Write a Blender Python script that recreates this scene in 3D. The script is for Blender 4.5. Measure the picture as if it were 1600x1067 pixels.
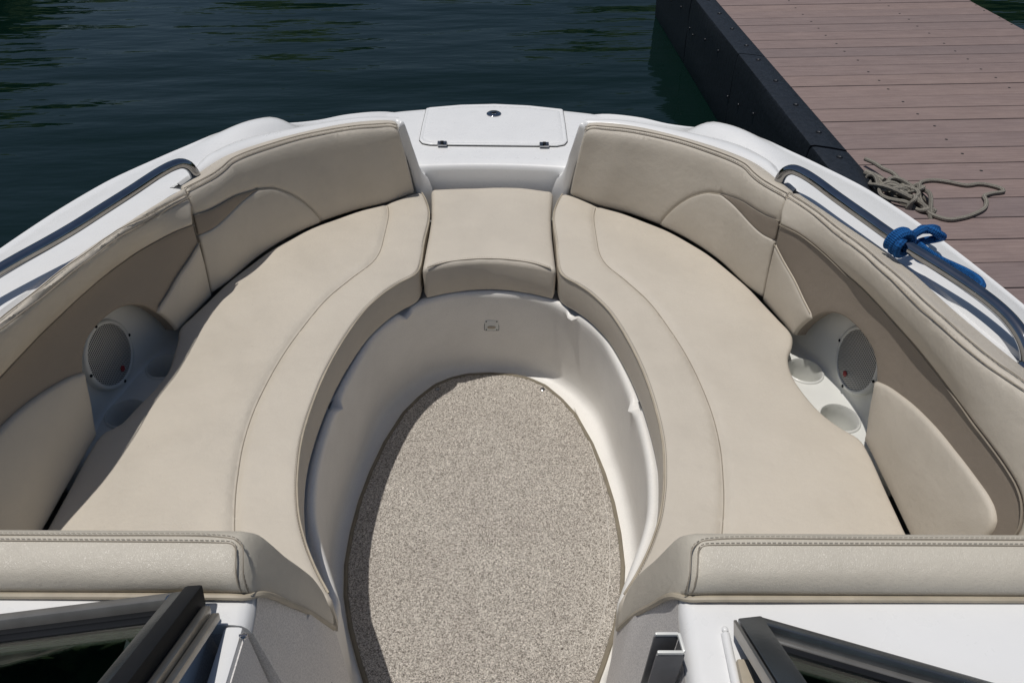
import bpy, bmesh, math, random
import numpy as np
from mathutils import Matrix, Vector
from mathutils.geometry import delaunay_2d_cdt
random.seed(7); rng = np.random.default_rng(7)
scene = bpy.context.scene
for o in list(bpy.data.objects): bpy.data.objects.remove(o)
COL = scene.collection

# ------------------------------------------------------------------ camera
EYE = 1.78                                     # eye height above the water
cam_d = bpy.data.cameras.new('camera'); cam = bpy.data.objects.new('camera', cam_d); COL.objects.link(cam)
cam_d.sensor_width = 36; cam_d.lens = 1110/1600*36; cam_d.clip_start = .02; cam_d.clip_end = 2000
th, ro = .7004, -.01403
r0 = Vector((1, 0, 0)); fwd = Vector((0, math.cos(th), -math.sin(th))); u0 = r0.cross(fwd)
rt = r0*math.cos(ro)+u0*math.sin(ro); up = -r0*math.sin(ro)+u0*math.cos(ro)
cam.matrix_world = Matrix(((rt.x, up.x, -fwd.x, 0), (rt.y, up.y, -fwd.y, 0), (rt.z, up.z, -fwd.z, EYE), (0, 0, 0, 1)))
scene.camera = cam
# boat frame -> world: the moored boat sits slightly heeled and turned against the dock
HEEL, YAW, BX = .02264, -.00675, -.0453
BOAT = Matrix.Translation((0, 0, EYE)) @ Matrix.Rotation(YAW, 4, 'Z') @ Matrix.Rotation(HEEL, 4, 'Y') @ Matrix.Translation((BX, 0, 0))

# ------------------------------------------------------------------ sky, sun, exposure
to_sun = (BOAT.to_3x3() @ Vector((-.215, .01, 1))).normalized()
el = math.asin(to_sun.z); az = math.atan2(to_sun.x, to_sun.y)
w = bpy.data.worlds.new('World'); scene.world = w; w.use_nodes = True
nt = w.node_tree; bg = nt.nodes['Background']
sky = nt.nodes.new('ShaderNodeTexSky'); sky.sky_type = 'NISHITA'; sky.sun_disc = False
sky.sun_elevation = el; sky.sun_rotation = az; sky.air_density = 1.0; sky.dust_density = .9; sky.ozone_density = .9
nt.links.new(sky.outputs[0], bg.inputs[0]); bg.inputs[1].default_value = .08
sd = bpy.data.lights.new('sun', 'SUN'); sd.energy = 4.6; sd.angle = math.radians(.55); sd.color = (1, .965, .92)
sun = bpy.data.objects.new('sun', sd); COL.objects.link(sun)
sun.rotation_euler = to_sun.to_track_quat('Z', 'Y').to_euler(); sun.location = (0, 0, 8)
scene.view_settings.view_transform = 'Standard'; scene.view_settings.look = 'None'
scene.view_settings.gamma = 1; scene.view_settings.exposure = -.73
scene.view_settings.use_curve_mapping = False
scene.render.engine = 'CYCLES'
scene.cycles.max_bounces = 6; scene.cycles.diffuse_bounces = 4; scene.cycles.glossy_bounces = 3; scene.cycles.caustics_reflective = False; scene.cycles.caustics_refractive = False; scene.cycles.transmission_bounces = 6

# --------------------------------------------------------------- curves, boat frame (metres; x starboard, y bow, z up from eye level)
def spline(pts, n, closed=False):
    """Catmull-Rom through pts, resampled to n points at equal arc length."""
    P = np.asarray(pts, float)
    if closed: Q = np.vstack([P[-1], P, P[0], P[1]])
    else: Q = np.vstack([2*P[0]-P[1], P, 2*P[-1]-P[-2]])
    out = []
    for i in range(1, len(Q)-2):
        p0, p1, p2, p3 = Q[i-1], Q[i], Q[i+1], Q[i+2]
        a, b, c = [max(np.linalg.norm(v), 1e-6)**.5 for v in (p1-p0, p2-p1, p3-p2)]
        m1 = (p1-p0)/a-(p2-p0)/(a+b)+(p2-p1)/b; m2 = (p2-p1)/b-(p3-p1)/(b+c)+(p3-p2)/c
        m1 = m1*b; m2 = m2*b
        t = np.linspace(0, 1, 13)[:-1, None]
        out.append((2*t**3-3*t**2+1)*p1+(t**3-2*t**2+t)*m1+(-2*t**3+3*t**2)*p2+(t**3-t**2)*m2)
    D = np.vstack(out+[Q[-2][None]])
    return even(D, n, closed)
def even(D, n, closed=False):
    D = np.asarray(D, float)
    L = np.r_[0, np.cumsum(np.linalg.norm(np.diff(D, axis=0), axis=1))]
    u = np.linspace(0, L[-1], n+1)[:-1] if closed else np.linspace(0, L[-1], n)
    return np.stack([np.interp(u, L, D[:, k]) for k in range(D.shape[1])], 1)
BK_BOT = [[0.243,2.042,-1.12],[0.323,1.974,-1.12],[0.408,1.928,-1.12],[0.509,1.85,-1.12],[0.583,1.767,-1.12],[0.644,1.663,-1.12],[0.693,1.54,-1.12],[0.72,1.489,-1.12]]
BK_SEAM = [[0.278, 2.016, -0.875], [0.33, 2.0, -0.868], [0.384, 1.97, -0.861], [0.488, 1.915, -0.856], [0.56, 1.851, -0.851], [0.623, 1.774, -0.844], [0.657, 1.716, -0.841], [0.671, 1.652, -0.839], [0.693, 1.59, -0.837], [0.721, 1.537, -0.835]]
BK_OUT = [[0.284, 2.059, -0.875], [0.312, 2.064, -0.872], [0.417, 2.016, -0.861], [0.546, 1.925, -0.854], [0.636, 1.828, -0.844], [0.696, 1.749, -0.84], [0.717, 1.702, -0.839], [0.729, 1.643, -0.834], [0.755, 1.563, -0.835]]
SD_SEAM = [[0.724, 1.541, -0.833], [0.752, 1.448, -0.825], [0.778, 1.316, -0.814], [0.788, 1.21, -0.802], [0.802, 1.123, -0.792], [0.811, 1.0, -0.78], [0.818, 0.929, -0.774], [0.833, 0.863, -0.771], [0.849, 0.823, -0.769], [0.868, 0.755, -0.767], [0.888, 0.647, -0.766], [0.903, 0.51, -0.764]]
SD_OUT = [[0.763, 1.571, -0.841], [0.819, 1.41, -0.834], [0.87, 1.277, -0.829], [0.888, 1.193, -0.826], [0.904, 1.086, -0.823], [0.92, 1.01, -0.821], [0.933, 0.951, -0.819], [0.947, 0.9, -0.818], [0.968, 0.809, -0.816], [0.985, 0.685, -0.814], [0.995, 0.52, -0.812]]
SD_DARK = [[0.706, 1.494, -0.882], [0.737, 1.426, -0.88], [0.759, 1.369, -0.878], [0.775, 1.312, -0.875], [0.801, 1.182, -0.871], [0.812, 1.102, -0.868], [0.821, 1.025, -0.866], [0.825, 0.947, -0.864], [0.829, 0.834, -0.863], [0.836, 0.726, -0.865], [0.848, 0.621, -0.867], [0.858, 0.512, -0.867]]
SD_BOT = [[0.72,1.489,-1.12],[0.735,1.42,-1.12],[0.756,1.33,-1.12],[0.785,1.16,-1.12],[0.797,0.987,-1.12],[0.795,0.908,-1.12],[0.793,0.835,-1.12],[0.791,0.775,-1.12],[.788,.65,-1.12],[.785,.52,-1.12]]
class Surf:
    """a swept sheet P(s,t): s metres along, t metres up; the cross-section is a spline through the given curves"""
    def __init__(self, curves, ns=90, nt=40):
        C = [spline(c, ns) for c in curves]
        self.G = np.stack([spline([c[i] for c in C], nt) for i in range(ns)])
        self.LS = np.linalg.norm(np.diff(self.G[:, nt//3], axis=0), axis=1).sum()
        self.LT = np.mean(np.linalg.norm(np.diff(self.G, axis=1), axis=2).sum(1))
        du = np.gradient(self.G, axis=0); dv = np.gradient(self.G, axis=1)
        N = np.cross(dv, du); N /= np.linalg.norm(N, axis=2)[..., None]
        self.N = N
        c = N[ns//2, nt//3]
        if c[0] > 0: self.N = -N
    def _bil(self, A, s, t):
        ns, nt = A.shape[:2]
        a = np.clip(np.asarray(s)/self.LS*(ns-1), 0, ns-1.0001); b = np.clip(np.asarray(t)/self.LT*(nt-1), 0, nt-1.0001)
        i = a.astype(int); j = b.astype(int); a = (a-i)[..., None]; b = (b-j)[..., None]
        return A[i, j]*(1-a)*(1-b)+A[i+1, j]*a*(1-b)+A[i, j+1]*(1-a)*b+A[i+1, j+1]*a*b
    def P(self, s, t, h=0):
        h = np.asarray(h, float)
        return self._bil(self.G, s, t)+self._bil(self.N, s, t)*(h[..., None] if h.ndim else h)
def mix(a, b, k, off=(0, 0, 0), n=40):
    return spline(a, n)*(1-k)+spline(b, n)*k+np.array(off)
BK = Surf([BK_BOT, mix(BK_BOT, BK_SEAM, .35, (-.004, -.006, 0)), mix(BK_BOT, BK_SEAM, .72, (-.005, -.008, 0)), mix(BK_BOT, BK_SEAM, .95, (-.002, -.004, .004)), mix(BK_SEAM, BK_OUT, .25, (0, 0, .006)), BK_OUT])
def side_surf(SD_OUT, SD_SEAM):
    return Surf([SD_BOT, mix(SD_BOT, SD_DARK, .5, (-.002, 0, 0)), SD_DARK, mix(SD_DARK, SD_SEAM, .55, (-.006, -.002, 0)), mix(SD_SEAM, SD_OUT, .04, (0, 0, .004)), mix(SD_SEAM, SD_OUT, .5, (0, 0, .005)), SD_OUT], ns=120, nt=60)
SD = side_surf(SD_OUT, SD_SEAM)
SD_OUT_L = (np.array(SD_OUT)-np.array([.030, .006, .002])).tolist()      # the left panel's roll ends a little further inboard
k_ = np.interp(np.array(SD_SEAM)[:, 1], [.6, .9, 1.3, 1.5], [.975, .97, .975, 1])[:, None]
SD_SEAM_L = ((np.array(SD_SEAM)+np.array([.045, 0, 0]))*k_-np.array([.045, 0, 0])).tolist()      # its roll raised and moved inboard to shade the tray below
SDL = side_surf(SD_OUT_L, SD_SEAM_L); SDL.LT = SD.LT; SDL.LS = SD.LS

# ------------------------------------------------------------------ materials
class NT:
    def __init__(s, name):
        s.m = bpy.data.materials.new(name); s.m.use_nodes = True; s.t = s.m.node_tree
        s.b = s.t.nodes['Principled BSDF']
    def n(s, typ, **kw):
        x = s.t.nodes.new('ShaderNode'+typ)
        for k, v in kw.items():
            if k in x.inputs: x.inputs[k].default_value = v
            else: setattr(x, k, v)
        return x
    def l(s, a, b): s.t.links.new(a, b)
    def coord(s, kind='Object', scale=(1, 1, 1)):
        c = s.n('TexCoord'); m = s.n('Mapping'); m.inputs['Scale'].default_value = scale
        s.l(c.outputs[kind], m.inputs[0]); return m.outputs[0]
    def noise(s, vec, scale, detail=3, rough=.55):
        x = s.n('TexNoise'); x.inputs['Scale'].default_value = scale; x.inputs['Detail'].default_value = detail; x.inputs['Roughness'].default_value = rough
        s.l(vec, x.inputs['Vector']); return x.outputs['Fac']
    def ramp(s, fac, stops, interp='LINEAR'):
        x = s.n('ValToRGB'); x.color_ramp.interpolation = interp
        e = x.color_ramp.elements
        while len(e) < len(stops): e.new(.5)
        for q, (p, c) in zip(e, stops): q.position = p; q.color = (*c, 1) if len(c) == 3 else c
        s.l(fac, x.inputs[0]); return x.outputs[0]
    def bump(s, h, strength, dist, prev=None):
        x = s.n('Bump'); x.inputs['Strength'].default_value = strength; x.inputs['Distance'].default_value = dist
        s.l(h, x.inputs['Height'])
        if prev is not None: s.l(prev, x.inputs['Normal'])
        return x.outputs[0]
    def math(s, op, a, b=None, c=None):
        x = s.n('Math', operation=op)
        for i, v in enumerate((a, b, c)):
            if v is None: continue
            if isinstance(v, (int, float)): x.inputs[i].default_value = v
            else: s.l(v, x.inputs[i])
        return x.outputs[0]
    def mixc(s, fac, a, b, blend='MIX'):
        x = s.n('Mix', data_type='RGBA', blend_type=blend)
        for i, v in ((0, fac), (6, a), (7, b)):
            if isinstance(v, (int, float)): x.inputs[i].default_value = v
            elif isinstance(v, tuple): x.inputs[i].default_value = (*v, 1)
            else: s.l(v, x.inputs[i])
        return x.outputs[2]
def col(c, k): return tuple(min(1, v*k) for v in c)

def leather(name, c, rough=.42, grain=.35, wrinkle=0):
    a = NT(name); v = a.coord()
    big = a.noise(v, 7, 4, .6); fine = a.noise(v, 900, 2)
    cc = a.ramp(big, [(.25, col(c, .93)), (.5, c), (.8, col(c, 1.05))])
    dirt = a.ramp(a.noise(v, 38, 5, .7), [(.68, (1, 1, 1)), (.80, (.80, .78, .74))])
    cc = a.mixc(.8, cc, dirt, 'MULTIPLY')
    speck = a.ramp(a.noise(v, 95, 2, .5), [(.76, (1, 1, 1)), (.80, (.72, .69, .64))])
    cc = a.mixc(.5, cc, speck, 'MULTIPLY')
    a.l(cc, a.b.inputs['Base Color'])
    vo = a.n('TexVoronoi', feature='DISTANCE_TO_EDGE'); vo.inputs['Scale'].default_value = 520; a.l(v, vo.inputs['Vector'])
    b1 = a.bump(a.ramp(vo.outputs['Distance'], [(0, (0, 0, 0)), (.22, (1, 1, 1))]), grain, .0006)
    b2 = a.bump(fine, .25, .0006, b1)
    b3 = a.bump(a.noise(v, 16, 3, .6), .4, .006, a.bump(a.noise(v, 60, 3, .6), .16, .0022, b2))
    if wrinkle:
        wv = a.coord('Object', (1, 1, 1)); b3 = a.bump(a.noise(wv, 190, 3, .6), wrinkle*2, .0016, b3)
    a.l(b3, a.b.inputs['Normal'])
    a.l(a.ramp(big, [(.3, (rough-.05,)*3), (.7, (rough+.07,)*3)]), a.b.inputs['Roughness'])
    a.b.inputs['Specular IOR Level'].default_value = .42
    return a.m
def gelcoat(name, c, rough=.22, speck=0, coat=.25, mott=.97):
    a = NT(name); v = a.coord()
    cc = a.ramp(a.noise(v, 9, 5, .65), [(.3, col(c, mott)), (.6, c)])
    st = a.ramp(a.noise(v, 55, 4, .7), [(.72, (1, 1, 1)), (.84, (.83, .81, .77))])
    cc = a.mixc(.16, cc, st, 'MULTIPLY')
    if speck:
        sp = a.ramp(a.noise(v, 420, 2, .6), [(.38, (1-speck,)*3), (.62, (1, 1, 1))])
        cc = a.mixc(1.0, cc, sp, 'MULTIPLY')
        a.l(a.bump(a.noise(v, 420, 2), .3, .0012), a.b.inputs['Normal'])
    else:
        a.l(a.bump(a.noise(v, 24, 3), .12, .003), a.b.inputs['Normal'])
    a.l(cc, a.b.inputs['Base Color'])
    a.l(a.ramp(a.noise(v, 30, 4), [(.3, (rough,)*3), (.7, (rough+.12,)*3)]), a.b.inputs['Roughness'])
    a.b.inputs['Coat Weight'].default_value = coat; a.b.inputs['Coat Roughness'].default_value = .12
    return a.m
def plain(name, c, rough=.5, metal=0, spec=.5, bump=0, bscale=200):
    a = NT(name); v = a.coord()
    cc = a.ramp(a.noise(v, 30, 3), [(.3, col(c, .85)), (.7, col(c, 1.08))])
    a.l(cc, a.b.inputs['Base Color']); a.b.inputs['Roughness'].default_value = rough; a.b.inputs['Metallic'].default_value = metal
    a.b.inputs['Specular IOR Level'].default_value = spec
    if bump: a.l(a.bump(a.noise(v, bscale, 3), bump, .002), a.b.inputs['Normal'])
    return a.m
BEIGE = (.575, .520, .436)
M_BEIGE = leather('beige_vinyl', BEIGE)
M_BOLSTER = leather('beige_vinyl_aged', (.58, .535, .45), .32, .4, .12)
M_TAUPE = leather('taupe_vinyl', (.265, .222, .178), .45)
M_WELT = plain('beige_welt', (.44, .385, .295), .5)
M_STITCH = plain('stitch_shade', (.30, .26, .205), .7)
M_WHITE = gelcoat('white_gelcoat', (.80, .80, .79), .25, 0, .2)
M_LINER = gelcoat('liner_gelcoat', (.84, .815, .765), .4, .07, .05, .94)
M_SPECK = gelcoat('speckled_liner', (.80, .765, .73), .55, .25, 0)
M_POD = gelcoat('pod_plastic', (.72, .72, .68), .35, 0, .1)
M_CHROME = plain('polished_steel', (.38, .39, .41), .05, 1)
M_ALU = plain('brushed_aluminium', (.42, .40, .37), .45, 1, .5, .1, 300)
M_ALUDARK = plain('dark_anodised_frame', (.15, .16, .17), .26, .8, .5, .05, 300)
M_BLACK = plain('black_rubber', (.010, .011, .013), .6, 0, .25)
M_DARKHOLE = plain('dark_gap', (.02, .02, .02), .8)
M_GREYBOX = plain('grey_plastic', (.16, .16, .165), .5, 0, .4, .1)
M_RED = plain('red_badge', (.30, .03, .035), .4)
M_BIND = plain('carpet_binding', (.23, .20, .15), .85, 0, .2, .5, 500)
a = NT('loop_carpet'); v = a.coord()
n1 = a.noise(v, 480, 3, .75); n2 = a.noise(v, 250, 2, .6); n3 = a.noise(v, 5, 4, .6)
f = a.math('ADD', a.math('MULTIPLY', n1, .65), a.math('MULTIPLY', n2, .35))
cc = a.ramp(f, [(.39, (.10, .088, .075)), (.46, (.36, .325, .28)), (.52, (.62, .57, .50)), (.60, (.95, .89, .80))])
cc = a.mixc(.6, cc, a.ramp(n3, [(.3, (.80, .78, .78)), (.7, (1, 1, 1))]), 'MULTIPLY')
a.l(cc, a.b.inputs['Base Color']); a.b.inputs['Roughness'].default_value = .95; a.b.inputs['Specular IOR Level'].default_value = .1
a.l(a.bump(f, .9, .006), a.b.inputs['Normal']); M_CARPET = a.m
# perforated speaker cover
a = NT('perforated_grille'); v = a.coord('UV', (1, 1, 1)); sp = a.n('SeparateXYZ'); a.l(v, sp.inputs[0])
x, y = sp.outputs[0], sp.outputs[1]; K = 2*math.pi*215
pa = a.math('COSINE', a.math('MULTIPLY', x, K)); pb = a.math('COSINE', a.math('ADD', a.math('MULTIPLY', x, K*.5), a.math('MULTIPLY', y, K*.866)))
pc = a.math('COSINE', a.math('SUBTRACT', a.math('MULTIPLY', x, K*.5), a.math('MULTIPLY', y, K*.866)))
h = a.math('ADD', pa, a.math('ADD', pb, pc))
g = a.ramp(a.math('MULTIPLY_ADD', h, .22, .34), [(.30, (1, 1, 1)), (.42, (0, 0, 0))])
a.l(a.mixc(g, (.008, .008, .008), (.50, .49, .46)), a.b.inputs['Base Color']); a.l(a.bump(g, .8, .001), a.b.inputs['Normal'])
a.b.inputs['Roughness'].default_value = .45; M_GRILLE = a.m
# tinted windscreen
a = NT('tinted_glass'); a.b.inputs['Base Color'].default_value = (.45, .66, .54, 1); a.b.inputs['Transmission Weight'].default_value = 1
a.b.inputs['Roughness'].default_value = .01; a.b.inputs['IOR'].default_value = 1.5; M_GLASS = a.m
# composite dock board: grain along the board, each board its own tone
a = NT('composite_board'); v = a.coord('Object', (3, 120, 60)); oi = a.n('ObjectInfo')
vv = a.n('VectorMath', operation='ADD'); a.l(v, vv.inputs[0])
cmb = a.n('CombineXYZ'); a.l(a.math('MULTIPLY', oi.outputs['Random'], 60), cmb.inputs[0]); a.l(a.math('MULTIPLY', oi.outputs['Random'], 333), cmb.inputs[1]); a.l(cmb.outputs[0], vv.inputs[1])
g = a.noise(vv.outputs[0], 1.6, 5, .65); g2 = a.noise(a.coord('Object', (14, 14, 14)), 1.2, 4)
cc = a.ramp(g, [(.3, (.20, .146, .132)), (.55, (.275, .208, .190)), (.8, (.345, .272, .25))])
cc = a.mixc(.6, cc, a.ramp(g2, [(.3, (.86, .86, .87)), (.7, (1, 1, 1))]), 'MULTIPLY')
cc = a.mixc(.55, cc, a.ramp(a.noise(a.coord('Object', (2.2, 9, 9)), 1.0, 5, .7), [(.35, (.78, .78, .80)), (.62, (1, 1, 1))]), 'MULTIPLY'); rv = a.ramp(oi.outputs['Random'], [(0, (.82, .83, .86)), (.5, (.95, .93, .93)), (1, (1.0, .97, .95))]); cc = a.mixc(1., cc, rv, 'MULTIPLY')
a.l(cc, a.b.inputs['Base Color']); a.b.inputs['Roughness'].default_value = .72; a.l(a.bump(g, .55, .003), a.b.inputs['Normal']); M_BOARD = a.m
a = NT('black_bumper'); v = a.coord('Object', (1, 1, 1))
g = a.noise(v, 60, 4, .6); g2 = a.noise(a.coord('Object', (22, 22, 5)), 1, 5, .75)
a.l(a.ramp(g, [(.3, (.007, .009, .013)), (.7, (.018, .022, .029))]), a.b.inputs['Base Color'])
a.b.inputs['Roughness'].default_value = .42; a.l(a.bump(g2, .35, .02, a.bump(g, .2, .002)), a.b.inputs['Normal']); M_BUMPER = a.m
def rope_mat(name, c1, c2, k):
    a = NT(name); v = a.coord('UV'); sp = a.n('SeparateXYZ'); a.l(v, sp.inputs[0])
    p = a.math('ADD', a.math('MULTIPLY', sp.outputs[0], k), a.math('MULTIPLY', sp.outputs[1], 2*math.pi*3))
    q = a.math('SUBTRACT', a.math('MULTIPLY', sp.outputs[0], k), a.math('MULTIPLY', sp.outputs[1], 2*math.pi*3))
    f = a.math('MULTIPLY', a.math('SINE', p), a.math('SINE', q)); f = a.math('MULTIPLY_ADD', f, .5, .5)
    nz = a.noise(a.coord(), 260, 3)
    f2 = a.math('MULTIPLY_ADD', nz, .6, a.math('MULTIPLY', f, .5))
    a.l(a.ramp(f2, [(.2, c1), (.75, c2)]), a.b.inputs['Base Color']); a.l(a.bump(f2, .9, .004), a.b.inputs['Normal'])
    a.b.inputs['Roughness'].default_value = .85; a.b.inputs['Specular IOR Level'].default_value = .2; return a.m
M_ROPE_TAN = rope_mat('weathered_rope', (.085, .077, .064), (.36, .335, .285), 900)
M_ROPE_BLUE = rope_mat('blue_braided_rope', (.003, .022, .085), (.014, .12, .36), 900)
# lake water
a = NT('lake_water'); v1 = a.coord('Object', (.36, 1.15, 1)); v2 = a.coord('Object', (1.3, 4.2, 1))
n1 = a.noise(v1, .8, 3, .5); n2 = a.noise(v2, 1.1, 3, .55); n3 = a.noise(a.coord('Object', (5, 14, 1)), 1.0, 2)
hh = a.math('ADD', n1, a.math('MULTIPLY_ADD', n2, .13, a.math('MULTIPLY', n3, .016)))
a.l(a.bump(hh, 1.0, .062), a.b.inputs['Normal'])
a.b.inputs['Base Color'].default_value = (.0020, .0092, .0068, 1); a.b.inputs['Roughness'].default_value = .04; a.b.inputs['IOR'].default_value = 1.26
M_WATER = a.m
M_DASH = plain('black_dash_vinyl', (.05, .08, .066), .85, 0, .1, .2, 500)
M_CREASE = plain('carpet_crease', (.66, .62, .56), .9)
M_LEAF = plain('shore_foliage', (.045, .075, .025), .9, 0, .2, .8, 3)
M_FRAME = plain('grey_screen_frame', (.20, .195, .185), .38, .35, .5, .05, 200)
M_BENCH = plain('bench_gap_shade', (.22, .215, .205), .7)  # pale bench darkened in colour so the cushion gaps look shaded

# ------------------------------------------------------------------ mesh helpers
def tag(o, label=None, cat=None, group=None, kind=None):
    if label: o['label'] = label
    if cat: o['category'] = cat
    if group: o['group'] = group
    if kind: o['kind'] = kind
    return o
def mesh(name, V, F, mat, smooth=True, sharp=40, uv=None):
    me = bpy.data.meshes.new(name); me.from_pydata([tuple(map(float, p)) for p in V], [], [tuple(map(int, f)) for f in F])
    me.materials.append(mat)
    if uv is not None:
        L = me.uv_layers.new(name='UVMap'); uv = np.asarray(uv, float)
        idx = np.empty(len(me.loops), int); me.loops.foreach_get('vertex_index', idx)
        L.data.foreach_set('uv', uv[idx].ravel())
    if smooth:
        me.polygons.foreach_set('use_smooth', [True]*len(me.polygons))
        if sharp: me.set_sharp_from_angle(angle=math.radians(sharp))
    me.update(); return me
def obj(name, me, parent=None, mw=None):
    o = bpy.data.objects.new(name, me); COL.objects.link(o)
    if parent is not None: o.parent = parent
    elif mw is not None: o.matrix_world = mw
    return o
def empty(name, mw):
    o = bpy.data.objects.new(name, None); COL.objects.link(o); o.matrix_world = mw; o.empty_display_size = .1; return o
def put(name, VF, mat, parent, side=1, sharp=40, uv=None, smooth=True):
    """link one mesh; side=-1 mirrors it to the other half of the boat"""
    V, F = VF[0], VF[1]
    if len(VF) > 2: uv = VF[2]
    V = np.asarray(V, float).copy()
    if side < 0: V[:, 0] *= -1; F = [f[::-1] for f in F]
    return obj(name, mesh(name, V, F, mat, smooth, sharp, uv), parent)
def thing_mesh(name, VF, mat, side=1, frame=None, sharp=40):
    """a top-level thing of one mesh, its origin at its own base"""
    V = np.asarray(VF[0], float).copy(); F = VF[1]
    if side < 0: V[:, 0] *= -1; F = [f[::-1] for f in F]
    c = np.array([V[:, 0].mean(), V[:, 1].mean(), V[:, 2].min()])
    o = obj(name, mesh(name, V-c, F, mat, True, sharp, VF[2] if len(VF) > 2 else None), None, (frame or Matrix()) @ Matrix.Translation(c))
    return o, c
def put_on(name, VF, mat, parent, c, side=1, sharp=40):
    V = np.asarray(VF[0], float).copy(); F = VF[1]
    if side < 0: V[:, 0] *= -1; F = [f[::-1] for f in F]
    return obj(name, mesh(name, V-c, F, mat, True, sharp, VF[2] if len(VF) > 2 else None), parent)
def join(*parts):
    V = []; F = []; n = 0
    for p in parts:
        V.append(np.asarray(p[0], float)); F += [tuple(i+n for i in f) for f in p[1]]; n += len(p[0])
    return np.vstack(V), F
def loft(secs, close_v=False, close_u=False, cap0=False, cap1=False, flip=False):
    S = np.asarray(secs, float); n, m = S.shape[:2]; V = S.reshape(-1, 3); F = []
    for i in range(n if close_u else n-1):
        for j in range(m if close_v else m-1):
            a, b = i*m+j, i*m+(j+1) % m; c, d = ((i+1) % n)*m+(j+1) % m, ((i+1) % n)*m+j
            F.append((a, b, c, d))
    if cap0: F.append(tuple(range(m))[::-1])
    if cap1: F.append(tuple((n-1)*m+j for j in range(m)))
    if flip: F = [f[::-1] for f in F]
    return V, F
def tube(path, r, n=8, caps=True, closed=False):
    P = np.asarray(path, float); m = len(P); R = np.broadcast_to(np.asarray(r, float), (m,))
    T = np.gradient(P, axis=0); T /= np.linalg.norm(T, axis=1)[:, None]+1e-12
    u = np.cross(T[0], (0, 0, 1.)); 
    if np.linalg.norm(u) < .1: u = np.cross(T[0], (1., 0, 0))
    V = []; UV = []; L = np.r_[0, np.cumsum(np.linalg.norm(np.diff(P, axis=0), axis=1))]
    for i in range(m):
        u = u-T[i]*(u@T[i]); u /= np.linalg.norm(u)+1e-12; w_ = np.cross(T[i], u)
        for k in range(n):
            a = 2*math.pi*k/n; V.append(P[i]+R[i]*(math.cos(a)*u+math.sin(a)*w_)); UV.append((L[i], k/n))
    F = [(i*n+k, i*n+(k+1) % n, (i+1)*n+(k+1) % n, (i+1)*n+k) for i in range(m-1) for k in range(n)]
    if caps: F += [tuple(range(n))[::-1], tuple((m-1)*n+k for k in range(n))]
    return np.array(V), F, np.array(UV)
def box(x0, x1, y0, y1, z0, z1, b=.003):
    bm = bmesh.new(); bmesh.ops.create_cube(bm, size=1)
    for v in bm.verts: v.co = Vector(((x0+x1)/2+v.co.x*(x1-x0), (y0+y1)/2+v.co.y*(y1-y0), (z0+z1)/2+v.co.z*(z1-z0)))
    if b: bmesh.ops.bevel(bm, geom=list(bm.edges), offset=b, segments=2, affect='EDGES', profile=.6)
    bm.verts.index_update(); V = [tuple(v.co) for v in bm.verts]; F = [tuple(v.index for v in f.verts) for f in bm.faces]; bm.free()
    return np.array(V), F
def bar(p0, p1, w_, h_, up=(0, 0, 1), b=.002):
    """a bevelled rectangular bar from p0 to p1, w_ across, h_ along up"""
    p0 = Vector(p0); p1 = Vector(p1); d = (p1-p0); L = d.length; d.normalize(); s = d.cross(Vector(up)).normalized(); q = s.cross(d)
    V, F = box(0, L, -w_/2, w_/2, -h_/2, h_/2, b)
    return np.array([tuple(p0+d*x+s*y+q*z) for x, y, z in V]), F
def disc(c, n, r, h, seg=20, dome=.3):
    """a low round button at c, axis n"""
    n = Vector(n).normalized(); u = n.orthogonal().normalized(); v = n.cross(u); c = Vector(c); S = []
    for rr, hh in ((r, 0), (r, h*.6), (r*.85, h), (r*.4, h*(1+dome)), (r*.02, h*(1+dome))):
        S.append([tuple(c+n*hh+(u*math.cos(2*math.pi*k/seg)+v*math.sin(2*math.pi*k/seg))*rr) for k in range(seg)])
    return loft(S, close_v=True, cap1=True, flip=False)
def lathe(c, n, prof, seg=36):
    n = Vector(n).normalized(); u = n.orthogonal().normalized(); v = n.cross(u); c = Vector(c)
    S = [[tuple(c+n*hh+(u*math.cos(2*math.pi*k/seg)+v*math.sin(2*math.pi*k/seg))*rr) for k in range(seg)] for rr, hh in prof]
    return loft(S, close_v=True)
def seg_dist(P, poly, closed):
    A = np.asarray(poly, float); Bp = np.roll(A, -1, 0) if closed else A[1:]; A = A if closed else A[:-1]
    out = np.full(len(P), 1e9)
    for k in range(0, len(P), 2000):
        Q = P[k:k+2000, None]; d = Bp-A; t = np.clip(((Q-A)*d).sum(2)/((d*d).sum(1)+1e-15), 0, 1)
        out[k:k+2000] = np.sqrt((((A+t[..., None]*d)-Q)**2).sum(2)).min(1)
    return out
def inside(P, poly):
    x, y = P[:, 0], P[:, 1]; c = np.zeros(len(P), bool); q = poly[-1]
    for p in poly:
        m = ((p[1] > y) != (q[1] > y)) & (x < (q[0]-p[0])*(y-p[1])/((q[1]-p[1])+1e-15)+p[0]); c ^= m; q = p
    return c
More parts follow.
